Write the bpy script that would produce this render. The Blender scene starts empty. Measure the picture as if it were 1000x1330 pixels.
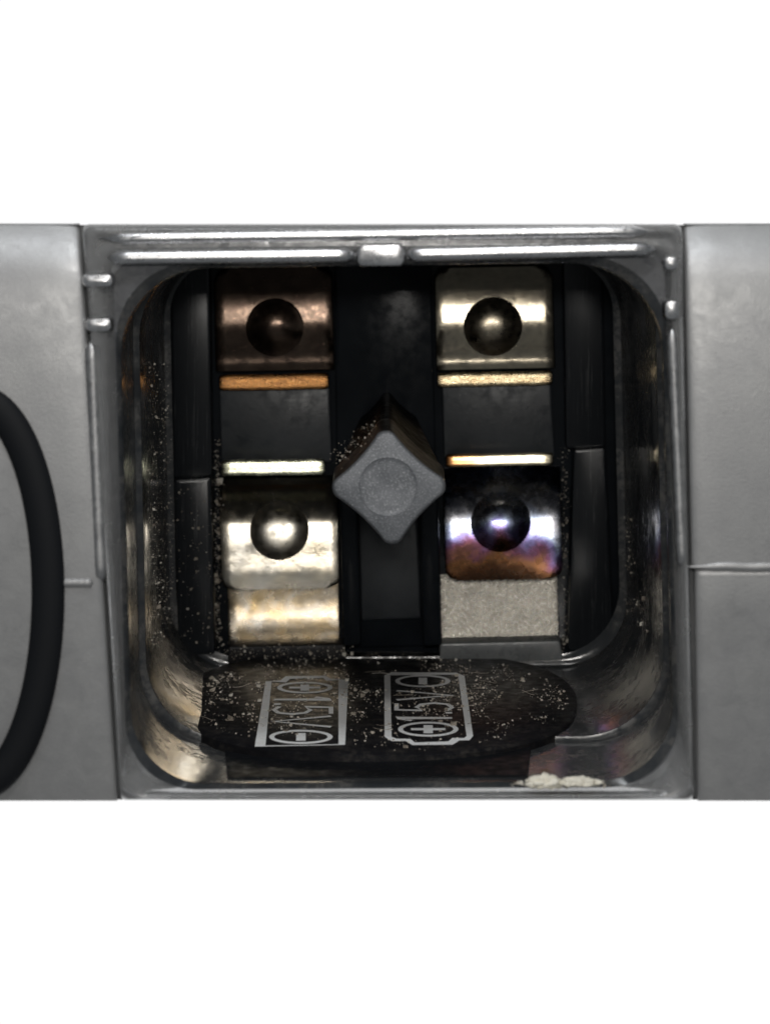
import bpy, bmesh, math, random
from mathutils import Vector, noise
random.seed(7)
C = bpy.context.scene.collection

# ------------------------------------------------------------------ camera, light, exposure
D = 40.0                       # camera height above the mouth of the compartment (1 unit is about 3 mm)
VX, VY = 500.0, 7.0            # foot of the camera on the mouth plane, in hundredths of a unit
cam = bpy.data.cameras.new('camera')
cam_o = bpy.data.objects.new('camera', cam); C.objects.link(cam_o)
cam_o.location = (0, 0, D)
cam.sensor_width = 36; cam.sensor_fit = 'AUTO'
cam.lens = 36 * D / 13.3
cam.shift_x = 0.0
cam.shift_y = -6.58 / 13.3
cam.clip_start = 0.5; cam.clip_end = 400
cam.dof.use_dof = True; cam.dof.focus_distance = D + 4.6; cam.dof.aperture_fstop = 0.29
bpy.context.scene.camera = cam_o

world = bpy.data.worlds.new('World'); bpy.context.scene.world = world
world.use_nodes = True
world.node_tree.nodes['Background'].inputs[0].default_value = (0.92, 0.97, 1.0, 1)
world.node_tree.nodes['Background'].inputs[1].default_value = 0.15

def area(name, loc, target, sx, sy, power, col=(1, 1, 1)):
    l = bpy.data.lights.new(name, 'AREA'); l.shape = 'RECTANGLE'; l.size = sx; l.size_y = sy
    l.energy = power; l.color = col
    o = bpy.data.objects.new(name, l); C.objects.link(o); o.location = loc
    o.rotation_euler = (Vector(target) - Vector(loc)).to_track_quat('-Z', 'Y').to_euler()
    return o
area('softbox_lamp', (0.3, 3.2, 42.5), (0, -6.5, -4), 6.0, 1.7, 4500, (1.0, 0.965, 0.91))
area('upper_lamp', (-2, 30, 15), (0, -5, -1), 16, 5, 4200, (0.95, 0.98, 1.0))

area('label_fill_lamp', (1, 14, 20), (0, -9, -4), 5, 3, 1900, (1.0, .98, .95))  # extra fill, added only to brighten the label and floor

sc = bpy.context.scene
sc.view_settings.view_transform = 'Standard'; sc.view_settings.look = 'None'
sc.view_settings.exposure = 0; sc.view_settings.gamma = 1
sc.cycles.max_bounces = 10; sc.cycles.glossy_bounces = 8
sc.cycles.sample_clamp_indirect = 6

# ------------------------------------------------------------------ helpers
def W(px, py, z):
    s = (D - z) / D / 100
    return Vector(((px - VX) * s, -(py - VY) * s, z))
def mk(name, verts, faces, mat, parent=None, smooth=True, kind=None, label=None):
    me = bpy.data.meshes.new(name)
    me.from_pydata([tuple(v) for v in verts], [], faces)
    bm = bmesh.new(); bm.from_mesh(me)
    bmesh.ops.remove_doubles(bm, verts=bm.verts, dist=1e-5)
    bmesh.ops.recalc_face_normals(bm, faces=bm.faces)
    bm.to_mesh(me); bm.free()
    if smooth: me.shade_smooth()
    if smooth == 'auto':
        try: me.set_sharp_from_angle(angle=math.radians(40))
        except Exception: pass
    me.materials.append(mat)
    o = bpy.data.objects.new(name, me); C.objects.link(o)
    if parent: o.parent = parent
    if kind: o['kind'] = kind
    if label: o['label'] = label
    return o
def empty(name, loc=(0, 0, 0), parent=None, label=None):
    o = bpy.data.objects.new(name, None); C.objects.link(o); o.location = loc; o.empty_display_size = .2
    if parent: o.parent = parent
    if label: o['label'] = label
    return o
def loft(rings, close=True, cap0=False, cap1=False):
    n = len(rings[0]); V = [v for r in rings for v in r]; F = []
    for i in range(len(rings) - 1):
        for j in range(n if close else n - 1):
            k = (j + 1) % n
            F.append((i*n + j, i*n + k, (i+1)*n + k, (i+1)*n + j))
    if cap0: F.append(tuple(range(n)))
    if cap1: F.append(tuple(range((len(rings)-1)*n, len(rings)*n)))
    return V, F
def join(*vfs):
    V, F = [], []
    for v, f in vfs:
        b = len(V); V += list(v); F += [tuple(i + b for i in q) for q in f]
    return V, F
def rrect(q, r, k=10):
    """Rounded rectangle of radius r warped into the quad q = TL, TR, BR, BL (pixels)."""
    (ax, ay), (bx, by), (cx, cy), (dx, dy) = q
    w = ((bx - ax) + (cx - dx)) / 2; h = ((dy - ay) + (cy - by)) / 2
    rs = r if isinstance(r, (tuple, list)) else (r,) * 4
    out = []
    for (ox, oy, a0, rr) in ((rs[0], rs[0], 180, rs[0]), (w - rs[1], rs[1], 270, rs[1]), (w - rs[2], h - rs[2], 0, rs[2]), (rs[3], h - rs[3], 90, rs[3])):
        for i in range(k + 1):
            a = math.radians(a0 + 90 * i / k)
            u = (ox + rr * math.cos(a)) / w; v = (oy + rr * math.sin(a)) / h
            x = (ax*(1-u) + bx*u)*(1-v) + (dx*(1-u) + cx*u)*v
            y = (ay*(1-u) + by*u)*(1-v) + (dy*(1-u) + cy*u)*v
            out.append((x, y))
    return out
def ring3(pts, z): return [W(x, y, z) for x, y in pts]
def slab(q, z0, z1, r=4, b=2.5, k=3):
    """A bevelled block standing from depth z0 up to z1 whose top fills the pixel quad q."""
    s = (D - z1) / D
    base = rrect(q, r, k)
    cx = sum(p[0] for p in base) / len(base); cy = sum(p[1] for p in base) / len(base)
    def ins(d): 
        w = max(p[0] for p in base) - min(p[0] for p in base); h = max(p[1] for p in base) - min(p[1] for p in base)
        return [(cx + (p[0]-cx)*(1 - 2*d/w), cy + (p[1]-cy)*(1 - 2*d/h)) for p in base]
    top = [W(x, y, z1) for x, y in base]
    bz = b / 100
    rings = [[Vector((v.x, v.y, z0)) for v in top], [Vector((v.x, v.y, z1 - bz)) for v in top],
             [Vector((v.x, v.y, z1 - bz*.3)) for v in [W(x, y, z1) for x, y in ins(b*.3)]],
             [W(x, y, z1) for x, y in ins(b)]]
    return loft(rings, cap1=True)

# ------------------------------------------------------------------ materials
def mat(name):
    m = bpy.data.materials.new(name); m.use_nodes = True
    nt = m.node_tree; return m, nt, nt.nodes['Principled BSDF']
def N(nt, t, **kw):
    n = nt.nodes.new(t)
    for k, v in kw.items():
        if hasattr(n, k): setattr(n, k, v)
        else: n.inputs[k.replace('_', ' ')].default_value = v
    return n
def coord(nt, scale=(1, 1, 1)):
    tc = N(nt, 'ShaderNodeTexCoord'); mp = N(nt, 'ShaderNodeMapping'); mp.inputs['Scale'].default_value = scale
    nt.links.new(tc.outputs['Object'], mp.inputs['Vector']); return mp.outputs['Vector']
def ramp(nt, fac, stops, interp='LINEAR'):
    r = N(nt, 'ShaderNodeValToRGB'); r.color_ramp.interpolation = interp
    el = r.color_ramp.elements
    while len(el) < len(stops): el.new(0.5)
    for e, (p, c) in zip(el, stops):
        e.position = p; e.color = (c, c, c, 1) if isinstance(c, (int, float)) else (*c, 1)
    nt.links.new(fac, r.inputs[0]); return r.outputs['Color']
def nz(nt, vec, scale, detail=4, rough=.55, dist=0):
    n = N(nt, 'ShaderNodeTexNoise'); n.inputs['Scale'].default_value = scale; n.inputs['Detail'].default_value = detail
    n.inputs['Roughness'].default_value = rough; n.inputs['Distortion'].default_value = dist
    nt.links.new(vec, n.inputs['Vector']); return n.outputs['Fac']
def mixc(nt, f, a, b):
    m = N(nt, 'ShaderNodeMix'); m.data_type = 'RGBA'
    for idx, x in ((0, f), (6, a), (7, b)):
        if isinstance(x, (int, float)): m.inputs[idx].default_value = x
        elif isinstance(x, tuple): m.inputs[idx].default_value = (*x, 1)
        else: nt.links.new(x, m.inputs[idx])
    return m.outputs[2]
def bump(nt, b, h, strength=.2, dist=.02):
    n = N(nt, 'ShaderNodeBump'); n.inputs['Strength'].default_value = strength; n.inputs['Distance'].default_value = dist
    nt.links.new(h, n.inputs['Height']); nt.links.new(n.outputs['Normal'], b.inputs['Normal'])

def plastic(name, col, rough, dust=.0, dustcol=(.23, .2, .17), bs=.12, dscale=9):
    m, nt, b = mat(name); v = coord(nt)
    big = ramp(nt, nz(nt, v, 1.3, 5), [(.35, 0), (.75, 1)])
    fine = ramp(nt, nz(nt, v, dscale, 6, .7), [(.62 - dust*.35, 0), (.78 - dust*.2, 1)])
    mm = N(nt, 'ShaderNodeMath'); mm.operation = 'MULTIPLY'; nt.links.new(big, mm.inputs[0]); nt.links.new(fine, mm.inputs[1])
    m2 = N(nt, 'ShaderNodeMath'); m2.operation = 'MULTIPLY'; nt.links.new(mm.outputs[0], m2.inputs[0]); m2.inputs[1].default_value = min(1, dust)
    f = m2.outputs[0]
    c = mixc(nt, big, tuple(x*.8 for x in col), tuple(x*1.25 for x in col))
    nt.links.new(mixc(nt, f, c, dustcol), b.inputs['Base Color'])
    r0 = ramp(nt, nz(nt, v, 6, 5), [(.3, rough*.7), (.7, rough*1.35)])
    nt.links.new(mixc(nt, f, r0, (.85, .85, .85)), b.inputs['Roughness'])
    bump(nt, b, nz(nt, v, 14, 4), bs, .015)
    return m
M = {}
M['well'] = plastic('black_gloss_plastic', (.036, .040, .045), .1, .75, (.16, .15, .135), bs=.06, dscale=7)
M['well'].node_tree.nodes['Principled BSDF'].inputs['Specular IOR Level'].default_value = .38
M['wellback'] = plastic('black_plastic', (.012, .0145, .018), .14, .06, bs=.03)
M['wellback'].node_tree.nodes['Principled BSDF'].inputs['Specular IOR Level'].default_value = .12
def scratched():
    m, nt, b = mat('scratched_black_plastic'); v = coord(nt, (16, .35, 1)); v2 = coord(nt)
    f = ramp(nt, nz(nt, v, 2.2, 6, .75), [(.55, 0), (.8, 1)]); g = ramp(nt, nz(nt, v2, .9, 3), [(.4, .1), (.65, 1)])
    mm = N(nt, 'ShaderNodeMath'); mm.operation = 'MULTIPLY'; nt.links.new(f, mm.inputs[0]); nt.links.new(g, mm.inputs[1])
    nt.links.new(mixc(nt, mm.outputs[0], (.013, .015, .018), (.11, .115, .12)), b.inputs['Base Color'])
    nt.links.new(mixc(nt, mm.outputs[0], (.22, .22, .22), (.6, .6, .6)), b.inputs['Roughness']); b.inputs['Specular IOR Level'].default_value = .3
    bump(nt, b, nz(nt, v, 2.2, 6, .75), .15, .01); return m
M['scratched'] = scratched()
M['block'] = plastic('matt_black_plastic', (.008, .009, .011), .5, .08)
M['block'].node_tree.nodes['Principled BSDF'].inputs['Specular IOR Level'].default_value = .1
M['grey_recess'] = plastic('charcoal_plastic', (.028, .033, .039), .4, .08)
M['pad'] = plastic('dusty_black_plastic', (.010, .010, .012), .42, .42, (.17, .15, .125), .35, 7)
M['pad'].node_tree.nodes['Principled BSDF'].inputs['Specular IOR Level'].default_value = .2
M['slate'] = plastic('slate_plastic', (.075, .085, .095), .25, .3, (.3, .29, .27))
M['ledge'] = plastic('pale_ledge_plastic', (.16, .17, .175), .3, .5, (.4, .37, .32))
M['face'] = plastic('grey_face_plastic', (.09, .093, .1), .3, .15)

def panel_mat():
    m, nt, b = mat('satin_grey_paint'); v = coord(nt)
    n1 = nz(nt, v, 26, 6, .7); n2 = nz(nt, v, 1.1, 4)
    c = mixc(nt, ramp(nt, n2, [(.3, 0), (.7, 1)]), (.34, .34, .345), (.39, .39, .39))
    c = mixc(nt, ramp(nt, n1, [(.3, 0), (.75, .35)]), c, (.26, .26, .265))
    sv = coord(nt, (1, 9, 1)); c = mixc(nt, ramp(nt, nz(nt, sv, 2.5, 7, .8, .4), [(.66, 0), (.8, .25)]), c, (.45, .45, .44))
    c = mixc(nt, ramp(nt, nz(nt, v, .6, 5, .6), [(.5, 0), (.8, .25)]), c, (.26, .26, .255))
    nt.links.new(c, b.inputs['Base Color']); b.inputs['Metallic'].default_value = .55
    nt.links.new(ramp(nt, nz(nt, v, 3.2, 6, .65, .8), [(.3, .33), (.7, .5)]), b.inputs['Roughness'])
    bump(nt, b, n1, .25, .012); return m
M['panel'] = panel_mat()
def metal(name, c1, c2, rough, scale=3, spots=0, spotcol=(.03, .025, .02), bs=.15, stretch=(1, 1, 1), dist=0, bsc=18):
    m, nt, b = mat(name); v = coord(nt, stretch)
    n = nz(nt, v, scale, 6, .6, dist)
    c = mixc(nt, ramp(nt, n, [(.33, 0), (.68, 1)]), c1, c2)
    if spots: c = mixc(nt, ramp(nt, nz(nt, v, scale*4, 5, .75), [(.52, 0), (.7, spots)]), c, spotcol)
    nt.links.new(c, b.inputs['Base Color']); b.inputs['Metallic'].default_value = 1
    nt.links.new(ramp(nt, nz(nt, v, scale*3, 5), [(.3, rough*.7), (.7, min(1, rough*1.4))]), b.inputs['Roughness'])
    bump(nt, b, nz(nt, v, bsc, 5, .7), bs, .012)
    return m
M['frame'] = metal('polished_frame_metal', (.30, .31, .32), (.44, .44, .44), .24, 2.5, .5, (.16, .155, .14), .12)
M['frame'].node_tree.nodes['Principled BSDF'].inputs['Metallic'].default_value = .5
def smoky():
    m, nt, b = mat('smoky_clear_plastic'); v = coord(nt)
    n = nz(nt, v, 3, 5, .6, .5)
    nt.links.new(mixc(nt, n, (.50, .51, .53), (.78, .78, .77)), b.inputs['Base Color'])
    nt.links.new(ramp(nt, n, [(.3, .1), (.7, .3)]), b.inputs['Roughness'])
    b.inputs['Transmission Weight'].default_value = .8; b.inputs['IOR'].default_value = 1.49
    bump(nt, b, nz(nt, v, 5, 4), .25, .03); return m
M['smoky'] = smoky()
M['backing'] = plastic('grey_backing_plastic', (.16, .165, .17), .4, .3)
M['bead'] = metal('polished_bead_metal', (.5, .5, .51), (.72, .72, .73), .28, 3.5, .55, (.25, .24, .23), .2)
M['side'] = metal('frosted_glint_metal', (.34, .34, .35), (.55, .55, .55), .42, 3, .6, (.18, .175, .17), .3)
M['bronze'] = metal('tarnished_bronze', (.065, .045, .035), (.14, .10, .075), .2, 3, .8)
M['copper'] = metal('copper_lip_metal', (.68, .33, .11), (.36, .17, .07), .3, 5, .9, (.12, .06, .035), .5, (1, 3, 1))
M['brass'] = metal('dull_brass_nickel', (.46, .40, .30), (.36, .32, .25), .17, 3, .5, (.12, .1, .08))
M['gold'] = metal('pale_gold_lip_metal', (.9, .77, .5), (.62, .45, .26), .27, 4, .8, (.3, .17, .08), .4, (1, 2.5, 1))
M['nickel'] = metal('bright_nickel', (.74, .70, .62), (.66, .58, .44), .2, 2.2, .15, (.5, .42, .3))
M['nickel_worn'] = metal('worn_nickel', (.80, .76, .68), (.7, .64, .52), .36, 3, .3, (.4, .35, .28))
M['brass_worn'] = metal('worn_brass', (.46, .40, .30), (.34, .3, .24), .3, 3, .5, (.12, .1, .08))
M['nickel_lip'] = metal('yellowish_nickel_lip', (.9, .9, .7), (.72, .72, .52), .25, 3, .6, (.4, .4, .28), .2, (1, 3, 1))
M['stained'] = metal('gold_stained_nickel', (.74, .54, .28), (.70, .66, .60), .24, 1.3, .1, (.4, .36, .3), .1, (1.2, 1.6, 1), 1.4)
M['etched'] = metal('etched_grey_plate', (.82, .77, .68), (.58, .54, .47), .27, 7, .7, (.24, .22, .19), 1.0, bsc=34)
def rainbow():
    m, nt, b = mat('heat_tinted_metal'); v = coord(nt)
    sep = N(nt, 'ShaderNodeSeparateXYZ'); nt.links.new(v, sep.inputs[0])
    n = nz(nt, v, 1.9, 4, .5, .8)
    # tint follows the height on the leaf (object origin at the middle of the dimple)
    a = N(nt, 'ShaderNodeMath'); a.operation = 'MULTIPLY_ADD'; nt.links.new(sep.outputs['Y'], a.inputs[0]); a.inputs[1].default_value = .42; a.inputs[2].default_value = .225
    a2 = N(nt, 'ShaderNodeMath'); a2.operation = 'MULTIPLY_ADD'; nt.links.new(n, a2.inputs[0]); a2.inputs[1].default_value = .48; nt.links.new(a.outputs[0], a2.inputs[2])
    ab = N(nt, 'ShaderNodeMath'); ab.operation = 'ABSOLUTE'; nt.links.new(sep.outputs['X'], ab.inputs[0])
    a3 = N(nt, 'ShaderNodeMath'); a3.operation = 'MULTIPLY_ADD'; nt.links.new(ab.outputs[0], a3.inputs[0]); a3.inputs[1].default_value = .16; nt.links.new(a2.outputs[0], a3.inputs[2])
    c = ramp(nt, a3.outputs[0], [(.0, (.07, .04, .025)), (.16, (.10, .05, .028)), (.22, (.13, .06, .03)), (.29, (.27, .125, .055)), (.35, (.2, .08, .13)), (.45, (.22, .2, .42)), (.52, (.55, .64, .85)), (.66, (.8, .8, .86)), (.8, (.16, .2, .3)), (.95, (.1, .08, .07))])
    nt.links.new(c, b.inputs['Base Color']); b.inputs['Metallic'].default_value = 1
    nt.links.new(ramp(nt, nz(nt, v, 8, 5), [(.3, .18), (.7, .34)]), b.inputs['Roughness'])
    bump(nt, b, nz(nt, v, 14, 5, .7), .15, .012); return m
M['rainbow'] = rainbow()
M['tintlip'] = None
def tintlip():
    m, nt, b = mat('orange_to_gold_lip'); v = coord(nt)
    sep = N(nt, 'ShaderNodeSeparateXYZ'); nt.links.new(v, sep.inputs[0])
    mr = N(nt, 'ShaderNodeMapRange'); mr.inputs[1].default_value = -.8; mr.inputs[2].default_value = .3; nt.links.new(sep.outputs['X'], mr.inputs[0])
    ad = N(nt, 'ShaderNodeMath'); ad.operation = 'MULTIPLY_ADD'; nt.links.new(nz(nt, v, 4, 4), ad.inputs[0]); ad.inputs[1].default_value = .5; nt.links.new(mr.outputs[0], ad.inputs[2])
    nt.links.new(ramp(nt, ad.outputs[0], [(.2, (.45, .2, .07)), (.55, (.8, .5, .25)), (.8, (.95, .85, .62))]), b.inputs['Base Color'])
    b.inputs['Metallic'].default_value = 1; b.inputs['Roughness'].default_value = .25; return m
M['tintlip'] = tintlip()
def postmat():
    m, nt, b = mat('cast_grey_metal'); v = coord(nt)
    n = nz(nt, v, 34, 6, .8); n2 = nz(nt, v, 2.2, 4)
    c0 = mixc(nt, ramp(nt, n2, [(.3, 0), (.7, 1)]), (.15, .16, .175), (.25, .26, .28))
    nt.links.new(mixc(nt, ramp(nt, n, [(.52, 0), (.72, 1)]), c0, (.62, .63, .65)), b.inputs['Base Color'])
    b.inputs['Metallic'].default_value = .35; b.inputs['Roughness'].default_value = .5
    bump(nt, b, n, .45, .012); return m
M['post'] = postmat()
M['postside'] = plastic('brown_soiled_post_side', (.014, .012, .011), .35, .5, (.13, .10, .075), .4, 8)
m, nt, b = mat('black_rubber'); b.inputs['Base Color'].default_value = (.006, .007, .009, 1); b.inputs['Roughness'].default_value = .6; b.inputs['Specular IOR Level'].default_value = .2; M['rubber'] = m
def inkmat():
    m, nt, b = mat('white_ink'); v = coord(nt)
    n = nz(nt, v, 14, 6, .75)
    nt.links.new(mixc(nt, ramp(nt, n, [(.5, 0), (.75, 1)]), (.95, .96, .96), (.75, .73, .69)), b.inputs['Base Color'])
    b.inputs['Roughness'].default_value = .6; return m
M['ink'] = inkmat()
m, nt, b = mat('crumb_white'); v = coord(nt)
nt.links.new(mixc(nt, nz(nt, v, 9, 5), (.95, .93, .85), (.75, .69, .55)), b.inputs['Base Color']); b.inputs['Roughness'].default_value = .8
bump(nt, b, nz(nt, v, 22, 5), .6, .02); M['crumb'] = m
m, nt, b = mat('pale_dust')
oi = N(nt, 'ShaderNodeNewGeometry')
nt.links.new(ramp(nt, oi.outputs['Random Per Island'], [(0, (.2, .17, .14)), (.5, (.45, .4, .33)), (1, (.8, .76, .68))]), b.inputs['Base Color']); b.inputs['Roughness'].default_value = .7; M['dust'] = m
m = bpy.data.materials.new('glowing_white_backdrop'); m.use_nodes = True; nt = m.node_tree  # even white glow of the added backdrop
nt.nodes.remove(nt.nodes['Principled BSDF']); e = N(nt, 'ShaderNodeEmission'); e.inputs[1].default_value = 1.05
nt.links.new(e.outputs[0], nt.nodes['Material Output'].inputs[0]); M['blank_glow'] = m

# ------------------------------------------------------------------ glowing backdrop, added to fill the blank white above and below the device
TZ = -9.75
lt = mk('added_white_backdrop', *loft([[Vector((x, y, z)) for x, y in ((-40, -50), (40, -50), (40, 36), (-40, 36))] for z in (TZ - .6, TZ)], cap0=True, cap1=True), M['blank_glow'], smooth=False, kind='structure')
lt['label'] = 'plain glowing white backdrop added behind the device'

# ------------------------------------------------------------------ the device
dev = empty('battery_device', (0, -6.5, TZ))
dev['label'] = 'grey metal device with an open battery compartment showing four metal contacts'
dev['category'] = 'device'
OFF = Vector((0, -6.5, TZ))
def part(name, vf, mt, parent=None, origin=None, smooth='auto', label=None, kind=None):
    """A part of the device, given in world coordinates; origin is the part's own zero in world coordinates."""
    org = Vector(origin) if origin is not None else Vector(OFF)
    V, F = vf
    o = mk(name, [v - org for v in V], F, mt, None, smooth, kind, label)
    p = parent or dev
    porg = Vector(p['o']) if 'o' in p else OFF
    o.parent = p; o.location = org - porg
    o['o'] = list(org)
    return o

# outer shell: narrower behind so that only its front shows
fo = [W(-520, 292, -.56), W(1520, 292, -.56), W(1520, 1038.5, -.56), W(-520, 1038.5, -.56)]
bo = [Vector((-9.6, -3.72, TZ)), Vector((9.6, -3.72, TZ)), Vector((9.6, -10.7, TZ)), Vector((-9.6, -10.7, TZ))]
part('back_shell', loft([fo, bo], cap1=True), M['face'], smooth=False)

Q_big = ((-519, 293), (1519, 293), (1519, 1038), (-519, 1038))
part('leak_stop_plate', loft([ring3(rrect(Q_big, 1, 4), -.57), ring3(rrect(Q_big, 1, 4), -.7), ring3(rrect(((138, 330), (868, 322), (890, 1031), (160, 1034)), 36, 4), -.7)]), M['backing'], smooth=False)  # added to stop glow leaking past the panels; grey lifts the clear frame
# side panels, upper and lower, left and right of the frame
def interp(t, x):
    if x <= t[0][0]: return t[0][1]
    for (a, b_), (c, d) in zip(t, t[1:]):
        if x <= c: return b_ + (d - b_) * (x - a) / (c - a)
    return t[-1][1]
def prof(tilts, y0, y1, n, z0):
    """Heights down a surface whose normal leans towards the top of the picture by the given degrees."""
    out = []; z = z0; dy = (y1 - y0) / n
    for i in range(n + 1):
        y = y0 + dy * i; out.append((y, z))
        z += math.tan(math.radians(interp(tilts, y + dy/2))) * dy / 100
    return out
def panel(x_in0, x_in1, x_out, y0, y1, tilts, z0, endr0, endr1):
    rows = prof(tilts, y0, y1, 60, z0)
    R = []
    sgn = 1 if x_out > x_in0 else -1
    for y, z in rows:
        t = (y - 290) / 750; xi = x_in0 + (x_in1 - x_in0) * t
        d0 = y - y0; d1 = y1 - y
        e = 0
        for d, r in ((d0, endr0), (d1, endr1)):
            if r and d < r: e -= r/100 * (1 - math.sqrt(max(0, 1 - (1 - d/r)**2)))
        xs = [xi, xi, xi + sgn*2, xi + sgn*5, xi + sgn*10, xi + sgn*18, xi + sgn*40, xi + sgn*90, x_out]
        zs = [-.62, -.07, -.04, -.028, -.018, -.008, 0, 0, 0]
        R.append([W(x, y, (z + e + q) if k else -.62) for k, (x, q) in enumerate(zip(xs, zs))])
    return loft(R, close=False)
UT = [(290, 42), (318, 36), (342, 25), (362, 14), (380, 8.5), (405, 5.2), (450, 3.2), (540, 1.2), (740, -.5)]
LT = [(740, 2), (800, -1.5), (1040, -3.5)]
zs = prof(UT, 290, 738, 60, 0)[-1][1]
UL = [t for t in UT[:-1]] + [(740, -.8), (1040, -3.2)]
part('side_panel', panel(104, 153, -520, 290, 1040, UL, -zs, 0, 0), M['panel'], smooth=True, origin=W(-200, 665, 0))
part('side_panel', panel(887, 905, 1520, 290, 737, UT, -zs, 0, 0), M['panel'], smooth=True, origin=W(1200, 520, 0))
part('side_panel', panel(887 + 9, 905, 1520, 738, 1040, LT, -.012, 3, 0), M['panel'], smooth=True, origin=W(1200, 900, 0))
def ridge(x0, x1, y, ra):
    R = []; n = 60
    for i in range(n + 1):
        t = i / n; f = max(.05, min(1, 14*t, 14*(1-t))) * (1 + .25*noise.noise(Vector((i*.7, y, 0))))
        p = W(x0 + (x1-x0)*t, y + 1.2*noise.noise(Vector((i*.3, 2, y))), -.01)
        R.append([p + Vector((0, ra*f*math.cos(a), ra*.75*f*math.sin(a))) for a in [2*math.pi*k/12 for k in range(12)]])
    return loft(R, cap0=True, cap1=True)
part('panel_ridge', ridge(889, 1520, 736, .065), M['panel'], smooth=True, origin=W(1200, 737, 0))
part('panel_ridge', ridge(78, 122, 757, .06), M['panel'], smooth=True, origin=W(105, 755, 0))
# polished frame round the mouth: two ridges, then the flat face with the rounded mouth cut in it
Q_out = ((107, 291), (885, 291), (902, 1039.5), (156, 1039.5))
Q_in = ((147, 341), (862, 331), (883, 1022), (166, 1026))
def lerpq(a, b, t): return tuple((p[0] + (q[0]-p[0])*t, p[1] + (q[1]-p[1])*t) for p, q in zip(a, b))
FP = [(0, -.54), (0.0, -.14), (.05, -.06), (.12, -.015), (.2, .005), (.28, .0), (.36, -.03), (.46, -.045), (.56, -.035), (.66, -.02), (.74, -.03), (.82, -.07), (.92, -.17), (1, -.32)]
FP2 = [(0, -.54), (0.001, -.16), (.1, -.06), (.25, -.02), (.4, -.03), (.6, -.11), (.8, -.2), (1, -.32)]
rings = []
for t, z in FP:
    z2 = interp(FP2, t)
    ring = []
    for x, y in rrect(lerpq(Q_out, Q_in, t), (10 + 16*t, 10 + 16*t, 8 + 80*t, 8 + 80*t), 10):
        w = min(1, max(0, (352 - y) / 30)); ring.append(W(x, y, z*w + z2*(1-w)))
    rings.append(ring)
rings.append([Vector((v.x, v.y, -.54)) for v in rings[-1]]); rings.append(rings[0])
part('frame', loft(rings), M['smoky'], smooth=True, origin=W(505, 665, 0))
# rods added to give the top and side rails their bright highlight lines
def rod(p0, p1, ra, rb=None, k=14):
    rb = rb or ra; d = (p1 - p0).normalized(); up = Vector((0, 0, 1)); sd = d.cross(up).normalized(); R = []
    n = 24
    for i in range(n + 1):
        t = i / n; e = min(t, 1 - t) * (p1 - p0).length; f = 1 if e > ra*2 else math.sqrt(max(0.0004, 1 - (1 - e/(ra*2))**2))
        c = p0.lerp(p1, t); R.append([c + sd * (ra*f*math.cos(a)) + up * (rb*f*math.sin(a)) for a in [2*math.pi*j/k for j in range(k)]])
    return loft(R, cap0=True, cap1=True)
def bead(x0, y0, x1, y1, z, ra, rb, m='bead'):
    part('frame_glint_rod', rod(W(x0, y0, z), W(x1, y1, z), ra, rb), M[m], smooth=True, origin=W((x0+x1)/2, (y0+y1)/2, z))
bead(140, 335, 464, 331, -.03, .095, .09)
bead(524, 331, 852, 323, -.03, .095, .09)
bead(128, 310, 850, 300, -.02, .075, .07)
bead(119, 440, 132, 760, -.1, .1, .1, 'side')
bead(872, 424, 886, 740, -.08, .08, .08, 'side')
# the little tab on the top rail
part('frame_tab', slab(((463, 318), (526, 317), (526, 346), (463, 347)), -.3, .06, 8, 6, 4), M['bead'], origin=W(495, 331, 0))

for q in (((106, 356), (147, 355), (149, 374), (107, 375)), ((110, 413), (146, 412), (147, 432), (111, 433)), ((861, 333), (882, 332), (883, 352), (862, 353)), ((861, 390), (884, 389), (884, 416), (862, 417))):
    part('frame_lug', slab(q, -.3, .02, 8, 8, 5), M['bead'], origin=W(q[0][0], q[0][1], 0))
# ---- the well
Q_m = ((148, 342), (864, 332), (883, 1021), (166, 1025))
Q_b = ((172, 322), (856, 312), (871, 962), (185, 967))
Q_a = ((214, 333), (800, 328), (812, 856), (225, 862))
R_m, R_b, R_a = (118, 118, 105, 100), (112, 112, 108, 105), (70, 70, 90, 90)
def lq(t): return lerpq(Q_b, Q_a, t)
face_r = [ring3(rrect(Q_in, (26, 26, 88, 88), 10), -.32), ring3(rrect(lerpq(Q_m, Q_b, 0), (104, 104, 92, 88), 10), -.33)]
part('face_plate', loft(face_r), M['face'], smooth=False, origin=W(505, 665, 0))
def grow(q, d):
    s = ((-d, -d), (d, -d), (d, d), (-d, d)); return tuple((p[0]+e[0], p[1]+e[1]) for p, e in zip(q, s))
wr = [ring3(rrect(grow(Q_m, 0), (104, 104, 92, 88), 14), -.325)]
wr += [ring3(rrect(grow(Q_m, -6), R_m, 14), -.40), ring3(rrect(grow(Q_m, -8), R_m, 14), -.55)]
for t in (.35, .65, .9, .985):
    wr.append(ring3(rrect(lerpq(grow(Q_m, -8), grow(Q_b, 1), t), R_b, 14), -.55 + t * (-2.9 + .55)))
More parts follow.
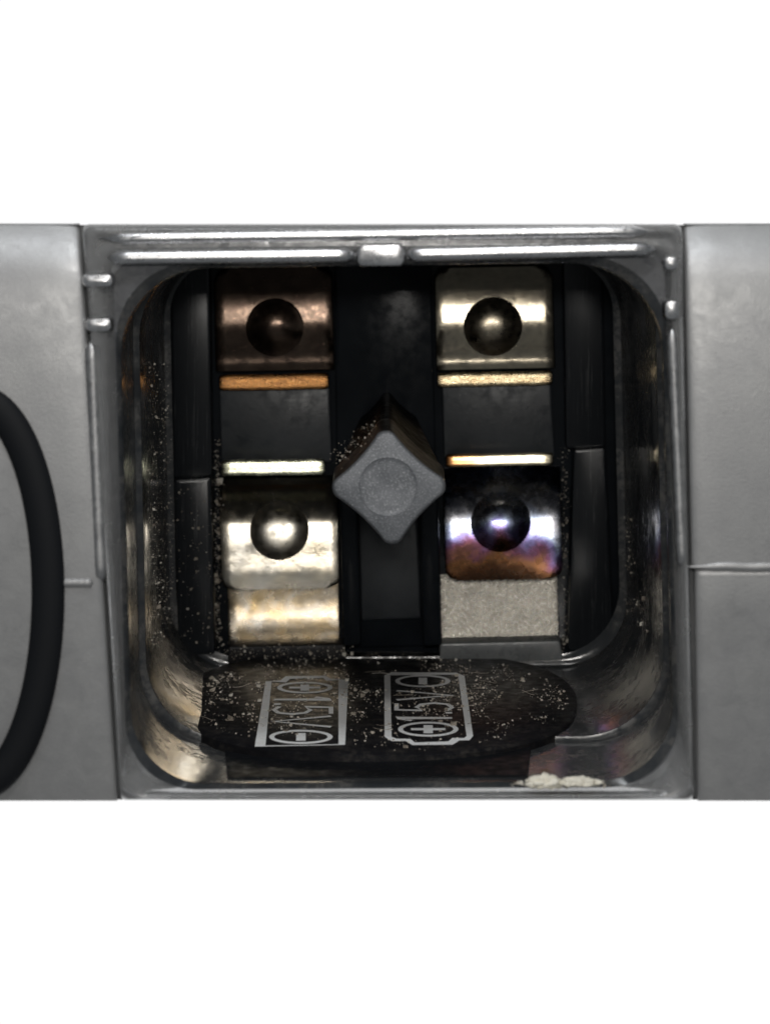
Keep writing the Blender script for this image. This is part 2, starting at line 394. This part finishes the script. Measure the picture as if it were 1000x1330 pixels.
# mould joint: a narrow groove, then the inner sleeve
gz = -2.9
wr.append(ring3(rrect(grow(Q_b, 5), R_b, 14), gz - .02))
wr.append(ring3(rrect(grow(Q_b, 5), R_b, 14), gz - .07))
wr.append(ring3(rrect(grow(Q_b, -1), R_b, 14), gz - .074))
wr.append(ring3(rrect(grow(Q_b, -4), R_b, 14), gz - .078))
wr.append(ring3(rrect(grow(Q_b, -7), R_b, 14), gz - .088))
wr.append(ring3(rrect(grow(Q_b, -8), R_b, 14), gz - .13))
for t in (.25, .5, .75, .9):
    r = tuple(a + (b_ - a) * t for a, b_ in zip(R_b, R_a))
    f = ((D / (D + 2.9)) - 1/(1 + (2.9 + t*5.9)/D)) / ((D / (D + 2.9)) - D/(D + 8.8))
    wr.append(ring3(rrect(lerpq(grow(Q_b, -8), Q_a, f), r, 14), gz - t * 5.9))
wr.append(ring3(rrect(lerpq(grow(Q_b, -8), Q_a, .93), (86,)*4, 14), -8.2)); wr.append(ring3(rrect(grow(lerpq(grow(Q_b, -8), Q_a, .93), 4), (86,)*4, 14), -8.22))
wr.append(ring3(rrect(grow(Q_a, 4), R_a, 14), -8.28)); wr.append(ring3(rrect(grow(Q_a, -1), R_a, 14), -8.285)); wr.append(ring3(rrect(grow(Q_a, -6), R_a, 14), -8.3))
wr.append(ring3(rrect(grow(Q_a, -6), R_a, 14), -8.72)); wr.append(ring3(rrect(grow(Q_a, 3), R_a, 14), -8.78)); wr.append(ring3(rrect(grow(Q_a, 3), R_a, 14), -8.95))
well = part('compartment_well', loft(wr), M['well'], smooth='auto', origin=W(505, 665, -4))
part('back_wall', loft([ring3(rrect(grow(Q_a, 6), R_a, 14), -8.93)], cap1=True), M['wellback'], well, W(505, 600, -8.9), smooth=False)

# back wall furniture
BZ = -8.93
part('pilaster', slab(((222, 330), (272, 330), (276, 619), (226, 622)), BZ, -8.45, 4, 3), M['scratched'], well, W(250, 500, -8.6))
part('pilaster', slab(((226, 622), (275, 619), (280, 850), (232, 852)), BZ, -8.2, 5, 5), M['scratched'], well, W(250, 740, -8.6))
part('pilaster', slab(((731, 330), (782, 330), (786, 581), (735, 583)), BZ, -8.5, 4, 3), M['scratched'], well, W(760, 450, -8.6))
part('pilaster', slab(((745, 584), (786, 581), (797, 845), (737, 846)), BZ, -8.35, 4, 3), M['scratched'], well, W(765, 700, -8.6))
part('centre_column', slab(((434, 333), (560, 330), (571, 838), (440, 842)), BZ, -8.75, 4, 2), M['wellback'], well, W(503, 600, -8.8))
part('centre_panel', slab(((466, 660), (541, 658), (546, 803), (470, 806)), BZ, -8.66, 3, 2), M['grey_recess'], well, W(505, 735, -8.7))
for a, b_ in ((440, 463), (544, 568)):
    part('column_rib', slab(((a, 600), (b_, 599), (b_ + 6, 838), (a + 6, 840)), BZ, -8.1, 4, 4), M['wellback'], well, W((a+b_)/2, 720, -8.5))
for (q) in (((285, 500), (428, 497), (431, 600), (288, 603)), ((574, 495), (715, 492), (720, 594), (577, 597))):
    part('recess_panel', slab(q, BZ, -8.7, 4, 2), M['grey_recess'], well, W((q[0][0]+q[1][0])/2, 548, -8.8))
part('floor_ledge', slab(((571, 836), (727, 832), (731, 858), (571, 862)), BZ, -8.25, 3, 3), M['ledge'], well, W(650, 848, -8.5))
part('floor_ledge', slab(((296, 840), (448, 837), (450, 860), (296, 863)), BZ, -8.25, 3, 3), M['pad'], well, W(372, 850, -8.5))

# ---- contacts
def leaf(cx, y0, y1, hw, tilts, z0, r0, r1, lean=.024, th=.05, n=36, m=16, sk=-.02):
    rows = prof(tilts, y0, y1, n, z0); F, B = [], []
    zt = dict()
    for y_, z in rows:
        y = y_; h = hw
        for d, r in ((y - y0, r0), (y1 - y, r1)):
            if r and d < r: h -= r - math.sqrt(max(0, r*r - (r - d)**2))
        xc = cx + lean * (y - (y0 + y1)/2)
        us = [-1, -.985] + [-.94 + 1.88 * k / m for k in range(m + 1)] + [.985, 1]
        row = []
        for u in us:
            x = xc + u * h; y = y_ + (.9*noise.noise(Vector((x*.06, y0*.1, 0))) + .5*noise.noise(Vector((x*.2, y0, 1))) if n == 14 else 0); e = -.035 if abs(u) == 1 else (-.012 if abs(u) > .98 else 0)
            row.append(W(x, y + sk * (x - cx), z + e))
        F.append(row); B.append([Vector((v.x, v.y, v.z - th)) for v in row])
    V, Fa = loft(F, close=False); V2, F2 = loft(B, close=False)
    V, Fa = join((V, Fa), (V2, F2))
    per = [F[i][0] for i in range(len(F))] + F[-1] + [F[i][-1] for i in range(len(F)-1, -1, -1)] + F[0][::-1]
    perB = [B[i][0] for i in range(len(F))] + B[-1] + [B[i][-1] for i in range(len(F)-1, -1, -1)] + B[0][::-1]
    V, Fa = join((V, Fa), loft([per, perB]))
    return (V, Fa), rows
def dimple(cx, cy, r, rows, h, ex, sk=-.02, cx0=None):
    R = []
    for k in range(15):
        q = k / 14; ring = []
        for a in range(40):
            an = 2 * math.pi * a / 40
            dx, dy = r * q * math.cos(an), r * q * math.sin(an)
            z = interp(rows, cy + dy)
            # a pressed dome: steep rim, rounded crown
            hh = h * (1 - q**ex)**2
            if q >= .999: hh = -.012
            x = cx + dx
            ring.append(W(x, cy + dy + sk * (x - (cx0 or cx)), z + hh))
        R.append(ring)
    return loft(R)
def contact(label, cx, lf, dim, lip, lm, pm, base=None, bm_=None, top=True, dm=None):
    y0, y1, hw, tilts, z0 = lf
    org = W(cx, dim[1], -8.4)
    c = empty('battery_contact', org - OFF, dev, label); c['o'] = list(org)
    vf, rows = leaf(cx, y0, y1, hw, tilts, z0, 18 if top else 0, 0 if top else 16)
    part('contact_leaf', vf, lm, c, org)
    part('contact_dimple', dimple(dim[0], dim[1], dim[2], rows, dim[3], dim[4], cx0=cx), dm or lm, c, org, smooth=True)
    ly0, ly1, lx0, lx1, lt_ , lz = lip
    vf, _ = leaf((lx0 + lx1)/2, ly0, ly1, (lx1 - lx0)/2, lt_, lz, 3, 3, n=14)
    part('contact_lip', vf, pm, c, org)
    if base:
        vf, _ = leaf(*base); part('contact_base', vf, bm_, c, org)
    return c
UPT = [(348, 15), (385, 14), (398, 11), (405, 7.6), (416, 7), (424, 1), (434, -8), (455, -14), (466, 3), (470, 9), (474, -8), (482, -12)]
LIPU = [(484, 22), (493, 8), (498, 7), (505, -8)]
contact('dark tarnished bronze contact with a copper lip', 356, (348, 481, 77, UPT, -8.55), (357, 425, 40, .085, 2.4),
        (486, 506, 285, 427, [(486, 40), (492, 16), (496, 8), (499, 5), (501, 8), (503, -5), (506, -25)], -8.45), M['bronze'], M['copper'])
contact('dull brass contact with a pale gold lip', 642, (347, 479, 77, UPT, -8.55), (640, 424, 40, .16, 3.4),
        (483, 501, 568, 717, [(483, 40), (488, 15), (491, 8), (497, 6), (498, -5), (501, -25)], -8.45), M['brass'], M['gold'], dm=M['brass_worn'])
LOT = [(618, 52), (636, 44), (660, 36), (674, 24), (682, 13), (690, 11), (700, 10), (712, 7.5), (724, 9.5), (740, 9), (746, 4), (765, 1)]
contact('bright nickel contact above a gold stained base', 363, (618, 765, 77, LOT, -8.9), (363, 689, 40, .13, 5),
        (597, 617, 288, 422, [(597, 34), (601, 14), (606, 10), (608, 4), (611, 11), (614, 3), (617, -25)], -8.4), M['nickel'], M['nickel_lip'],
        (371, 755, 838, 75, [(755, -4), (772, 3), (786, 8.5), (800, 11), (810, 8), (820, 1), (838, -4)], -8.82, 0, 0), M['stained'], top=False, dm=M['nickel_worn'])
LOT2 = [(606, 52), (632, 42), (655, 34), (670, 20), (680, 12.5), (696, 10.5), (708, 5), (730, 0), (755, -6)]
contact('heat tinted blue and orange contact above an etched grey base', 653, (607, 753, 76, LOT2, -8.9), (650, 678, 41, .13, 3.4),
        (589, 605, 579, 718, [(589, 34), (593, 14), (597, 10), (598, 6), (601, 10), (603, 0), (605, -25)], -8.4), M['rainbow'], M['tintlip'],
        (648, 745, 834, 77, [(745, 2), (770, 7), (795, 10), (815, 12), (834, 6)], -8.82, 0, 0), M['etched'], top=False)

# ---- the four pointed post between the batteries
def star():
    tips = [(500, 546), (592, 630), (511, 720), (418, 634)]
    cen = (505, 632); pts = []
    for i in range(4):
        a, b_ = tips[i], tips[(i+1) % 4]
        mx, my = (a[0]+b_[0])/2, (a[1]+b_[1])/2
        ctl = (mx + (cen[0]-mx)*.27, my + (cen[1]-my)*.27)
        for k in range(8):
            t = k / 8
            if k == 0: continue
            pts.append(((1-t)**2*a[0] + 2*t*(1-t)*ctl[0] + t*t*b_[0], (1-t)**2*a[1] + 2*t*(1-t)*ctl[1] + t*t*b_[1]))
    for _ in range(2):
        q = []
        for p, n in zip(pts, pts[1:] + pts[:1]):
            q += [(.75*p[0]+.25*n[0], .75*p[1]+.25*n[1]), (.25*p[0]+.75*n[0], .25*p[1]+.75*n[1])]
        pts = q
    return pts
st = star(); PZ = -2.0; cen = (504, 632)
def sc_(f): return [(cen[0] + (x-cen[0])*f, cen[1] + (y-cen[1])*f) for x, y in st]
def circ(r): 
    return [(cen[0] + r*math.cos(a), cen[1] + r*math.sin(a)) for a in [math.atan2(y-cen[1], x-cen[0]) for x, y in st]]
post = empty('divider_post', W(504, 632, -2) - OFF, dev); post['o'] = list(W(504, 632, -2))
fr = [ring3(st, PZ - .09), ring3(sc_(.985), PZ - .04), ring3(sc_(.955), PZ - .01), ring3(sc_(.92), PZ), ring3(circ(42), PZ + .002), ring3(circ(38), PZ + .012), ring3(circ(35), PZ - .008), ring3(circ(30), PZ - .004), ring3(circ(16), PZ - .016), ring3(circ(1), PZ - .02)]
part('post_face', loft(fr, cap1=True), M['post'], post, W(504, 632, -2))
s0 = ring3(st, PZ - .09)
s1 = [Vector((v.x, v.y, -3.3)) for v in s0]; pc = sum(s0, Vector()) / len(s0)
part('post_lit_side', loft([s0, s1]), M['postside'], post, W(504, 632, -2))  # soiled front of the post, kept brown where the light reaches
part('post_shaded_side', loft([[Vector((pc.x + (v.x-pc.x)*k, pc.y + (v.y-pc.y)*k, z)) for v in s0] for k, z in ((1, -3.3), (.96, -3.34), (.58, -8.8))]), M['block'], post, W(504, 632, -2))  # rest of the same post, blackened and narrowed to stand for shade

# ---- floor: label pad, front block, battery symbols
FA = (W(0, 967, -2.9).y, W(0, 860, -8.8).y)
fb = (FA[1] - FA[0]) / (-5.9); fa = FA[0] + fb * 2.9
def Fl(px, py, h=0):
    """The point of the floor (raised by h) seen at a pixel."""
    k = -(py - VY) / 100
    z = (k - fa - h) / (fb + k / D)
    return W(px, py, z)
def raised(outline, h, th, bev=.03, inset=.985):
    top = [Fl(x, y, h) for x, y in outline]
    c = sum(top, Vector()) / len(top)
    low = [Vector((v.x, v.y - th, v.z)) for v in top]
    mid = [Vector((v.x, v.y - bev, v.z)) for v in top]
    t2 = [c + (v - c) * inset for v in top]
    t2 = [Vector((v.x, p.y, v.z)) for v, p in zip(t2, top)]
    return loft([low, mid, t2], cap1=True)
def superel(cx, cy, a, b_, n, k=56):
    o = []
    for i in range(k):
        t = 2*math.pi*i/k; c, s = math.cos(t), math.sin(t)
        o.append((cx + a*math.copysign(abs(c)**(2/n), c), cy + b_*math.copysign(abs(s)**(2/n), s)))
    return o
PH = .16
part('label_pad', raised(superel(491, 912, 258, 67, 2.5), PH, .2), M['pad'], well, W(492, 905, -6))
# block in front of the pad, on the outer sleeve
part('front_block', loft([[Vector((v.x, v.y - .25, v.z)) for v in q] for q in [[W(x, y, z) for x, y, z in ((292, 968, -2.75), (690, 962, -2.75), (684, 1006, -.75), (296, 1010, -.75))]]] +
     [[W(x, y, z) for x, y, z in ((292, 968, -2.75), (690, 962, -2.75), (684, 1006, -.75), (296, 1010, -.75))]], cap1=True), M['block'], well, W(490, 985, -2), smooth=False)

def stroke(pts, w, closed=False, h=PH + .006):
    """A flat printed line of world width w along pixel points on the pad."""
    P = [Fl(x, y, h) for x, y in pts]; n = len(P); L, R = [], []
    for i in range(n):
        a = P[(i-1) % n] if (closed or i) else P[i]; c = P[(i+1) % n] if (closed or i < n-1) else P[i]
        d = Vector((c.x - a.x, 0, c.z - a.z))
        if d.length < 1e-9: d = Vector((1, 0, 0))
        d.normalize(); nn = Vector((-d.z, 0, d.x)) * w/2; nn.z *= 1.6
        if closed or 0 < i < n-1:
            d1 = Vector((P[i].x - a.x, 0, P[i].z - a.z)).normalized(); cc = abs(d1.dot(d)); nn = nn / max(cc, .6)
        L.append(P[i] + nn); R.append(P[i] - nn)
    if closed: L.append(L[0]); R.append(R[0])
    return loft([L, R], close=False)
def ell(cx, cy, a, b_, k=32): return [(cx + a*math.cos(2*math.pi*i/k), cy + b_*math.sin(2*math.pi*i/k)) for i in range(k)]
def symbol(label, outline, plus, minus, glyph):
    org = Fl(plus[0], (plus[1] + minus[1])/2, PH)
    s = empty('battery_symbol', org - OFF, dev, label); s['o'] = list(org)
    part('battery_outline', stroke(outline, .09, True), M['ink'], s, org, smooth=False)
    part('plus_sign', join(stroke(ell(*plus), .07, True), stroke([(plus[0], plus[1] - plus[3]*.62), (plus[0], plus[1] + plus[3]*.62)], .13), stroke([(plus[0] - plus[2]*.62, plus[1]), (plus[0] + plus[2]*.62, plus[1])], .08)), M['ink'], s, org, smooth=False)
    part('minus_sign', join(stroke(ell(*minus), .07, True), stroke([(minus[0], minus[1] - minus[3]*.62), (minus[0], minus[1] + minus[3]*.62)], .13)), M['ink'], s, org, smooth=False)
    gl = {'1': [[(.05, .72), (.5, 1), (.5, 0)]], '.': [[(.1, 0), (.1, .12)]],
          '5': [[(.9, 1), (.15, 1), (.08, .55), (.45, .64), (.8, .55), (.95, .32), (.8, .08), (.42, 0), (.05, .1)]],
          'V': [[(0, 1), (.5, 0), (1, 1)]]}
    names = {'1': 'digit_one', '5': 'digit_five', '.': 'decimal_point', 'V': 'letter_v'}
    for ch, (a0, a1) in glyph['at'].items():
        vf = join(*[stroke([(glyph['x0'] + glyph['dx'] * b_, a0 + (a1 - a0) * a) for a, b_ in line], .066) for line in gl[ch]])
        part(names[ch], vf, M['ink'], s, org, smooth=False)
def outl(pts): return pts
symbol('printed battery symbol with its plus end at the back', [(349, 885), (368, 885), (374, 880), (421, 879), (427, 883), (446, 883), (444, 967), (338, 969)],
       (396, 893, 33, 6.5), (391, 957, 38, 8), {'x0': 356, 'dx': 74, 'at': {'1': (905, 912), '.': (914, 918), '5': (917, 928), 'V': (930, 944)}})
symbol('printed battery symbol with its plus end at the front', [(503, 877), (510, 875), (592, 875), (599, 878), (610, 956), (606, 960), (592, 960), (585, 965), (537, 966), (530, 961), (512, 961), (504, 957)],
       (556, 947, 36, 8.5), (549, 884.5, 33, 7), {'x0': 587, 'dx': -72, 'at': {'1': (936, 929), '.': (926, 923), '5': (923.5, 912.5), 'V': (909, 897)}})

# ---- oval rubber ring on the left of the body
rg = []
for i in range(96):
    a = 2*math.pi*i/96; p = W(-31 + 94*math.cos(a), 770 + 250*math.sin(a), 0.02)
    nx = Vector((math.cos(a)*250, -math.sin(a)*94, 0)).normalized()
    rg.append([p + nx * (.215*math.cos(b_)) + Vector((0, 0, .1*math.sin(b_))) for b_ in [2*math.pi*k/14 for k in range(14)]])
rg.append(rg[0])
part('rubber_ring', loft(rg), M['rubber'], smooth=True, origin=W(-31, 770, 0))

# ------------------------------------------------------------------ loose things: crumbs and dust
def crumb(name, label, px, py, z, sx, sy, sz, seed):
    bm = bmesh.new(); bmesh.ops.create_icosphere(bm, subdivisions=5, radius=1)
    for v in bm.verts:
        d = noise.fractal(v.co * 2.3 + Vector((seed, 0, 0)), .7, 2.1, 6)
        v.co = v.co * (1 + .38 * d)
        v.co = Vector((v.co.x * sx, v.co.y * sy if v.co.y > 0 else v.co.y * sy * .5, v.co.z * sz))
    me = bpy.data.meshes.new(name); bm.to_mesh(me); bm.free(); me.shade_smooth(); me.materials.append(M['crumb'])
    o = bpy.data.objects.new(name, me); C.objects.link(o); o.location = W(px, py, z)
    o['label'] = label; o['category'] = 'crumb'; o['group'] = 'white crumbs on the lower rim of the compartment'
crumb('white_crumb', 'tall ragged white crumb at the inner end of the lower rim', 706, 1018, -.1, .23, .11, .12, 3.0)
crumb('white_crumb', 'long low white crumb nearer the corner of the lower rim', 752, 1017, -.1, .25, .075, .11, 9.0)

V, F = [], []
def speck(p, r):
    b_ = len(V)
    ax = Vector((random.uniform(-1, 1), random.uniform(-1, 1), random.uniform(-1, 1))).normalized()
    bx = ax.orthogonal().normalized(); cx = ax.cross(bx)
    for q in (ax, -ax*.6, bx*random.uniform(.6, 1.6), -bx, cx, -cx*random.uniform(.5, 1.4)): V.append(p + q * r)
    for f in ((0, 2, 4), (0, 4, 3), (0, 3, 5), (0, 5, 2), (1, 4, 2), (1, 3, 4), (1, 5, 3), (1, 2, 5)): F.append(tuple(b_ + i for i in f))
def rad(): return .0058 * math.exp(random.gauss(0, .7))
def wall_pt(px, py, side):
    t = min(1, max(0, (px - 186) / 38)) if side < 0 else min(1, max(0, (868 - px) / 56))
    k = 1/(1+2.9/D) + t * (1/(1+8.7/D) - 1/(1+2.9/D)); z = D - D / k
    p = W(px, py, z); p.x -= side * .05; return p
def clump(x, y, k=.03): return noise.noise(Vector((x*k, y*k*1.8, 3.3)))
n = 0
while n < 4200:     # pad and floor, gathered in clumps
    x = random.uniform(232, 770); y = random.gauss(900, 40)
    if random.random() > .35 + 1.3 * clump(x, y): continue
    inside = ((x-491)/258)**2 + ((y-912)/67)**2 < .93
    if 866 < y < 962 or inside and 846 < y < 975: speck(Fl(x, y, (PH if inside else 0) + .004), rad() * random.choice((1, 1, 1.6)))
    n += 1
n = 0
while n < 1700:     # streaks on the left wall
    y = random.uniform(470, 940); x = random.choice((191, 197, 206, 213)) + (y - 480) * .018 + random.gauss(0, 3.2)
    n += 1
    if random.random() > .45 + (y - 470)/700 + clump(x*2, y): continue
    if 187 < x < 222: speck(wall_pt(x, y, -1), rad())
n = 0
while n < 2600:     # tan grime on the right wall
    x = random.uniform(814, 867); y = min(935, random.gauss(780, 120)); n += 1
    if y < 430 or random.random() > .5 + 1.3*clump(x*2, y): continue
    speck(wall_pt(x, y, 1), rad()*1.1)
def fibre(a, b_, h, bend):
    p = [Fl(a[0] + (b_[0]-a[0])*t + bend*math.sin(3.1*t), a[1] + (b_[1]-a[1])*t + bend*.3*math.sin(5*t), h) for t in [k/9 for k in range(10)]]
    rr = [[c + Vector((.004*math.cos(q), .004 + .004*math.sin(q), 0)) + Vector((0, 0, .004*math.cos(q))) for q in (0, 2.1, 4.2)] for c in p]
    v, f = loft(rr); b0 = len(V); V.extend(v); F.extend([tuple(i + b0 for i in q) for q in f])
for _ in range(26):
    x = random.uniform(270, 700); y = random.uniform(862, 950)
    fibre((x, y), (x + random.uniform(-28, 28), y + random.uniform(-5, 5)), PH + .004, random.uniform(-6, 6))
for _ in range(200):     # crumbs broken off beside the white lumps
    speck(W(random.gauss(725, 30), 1019 + random.gauss(0, 2), -.28), rad()*1.6)
for _ in range(420):      # dirt in the gap beside the lower nickel contact
    speck(W(random.gauss(283, 2.5), random.uniform(570, 850), -8.35 - random.uniform(0, .3)), rad()*1.3)
for _ in range(300):
    speck(W(random.gauss(733, 3), random.uniform(580, 850), -8.4), rad()*1.1)
for _ in range(120):
    speck(W(random.uniform(230, 275), random.uniform(630, 850), -8.18), rad()*1.4)
for _ in range(260):      # ledge at the foot of the back wall
    speck(W(random.uniform(290, 460), random.gauss(846, 8), -8.22), rad()*1.3)
for _ in range(160):      # soil on the upper flanks of the post
    t = random.random(); speck(W(436 + 54*t + random.gauss(0, 6), 612 - 50*t - random.uniform(0, 25), -2.25 - random.uniform(0, 1)), rad()*.9)
du = mk('dust', V, F, M['dust'], smooth=False, kind='stuff')
du['label'] = 'pale dust specks scattered over the black compartment walls and label'; du['category'] = 'dust'
for o in bpy.data.objects:
    if 'o' in o: del o['o']
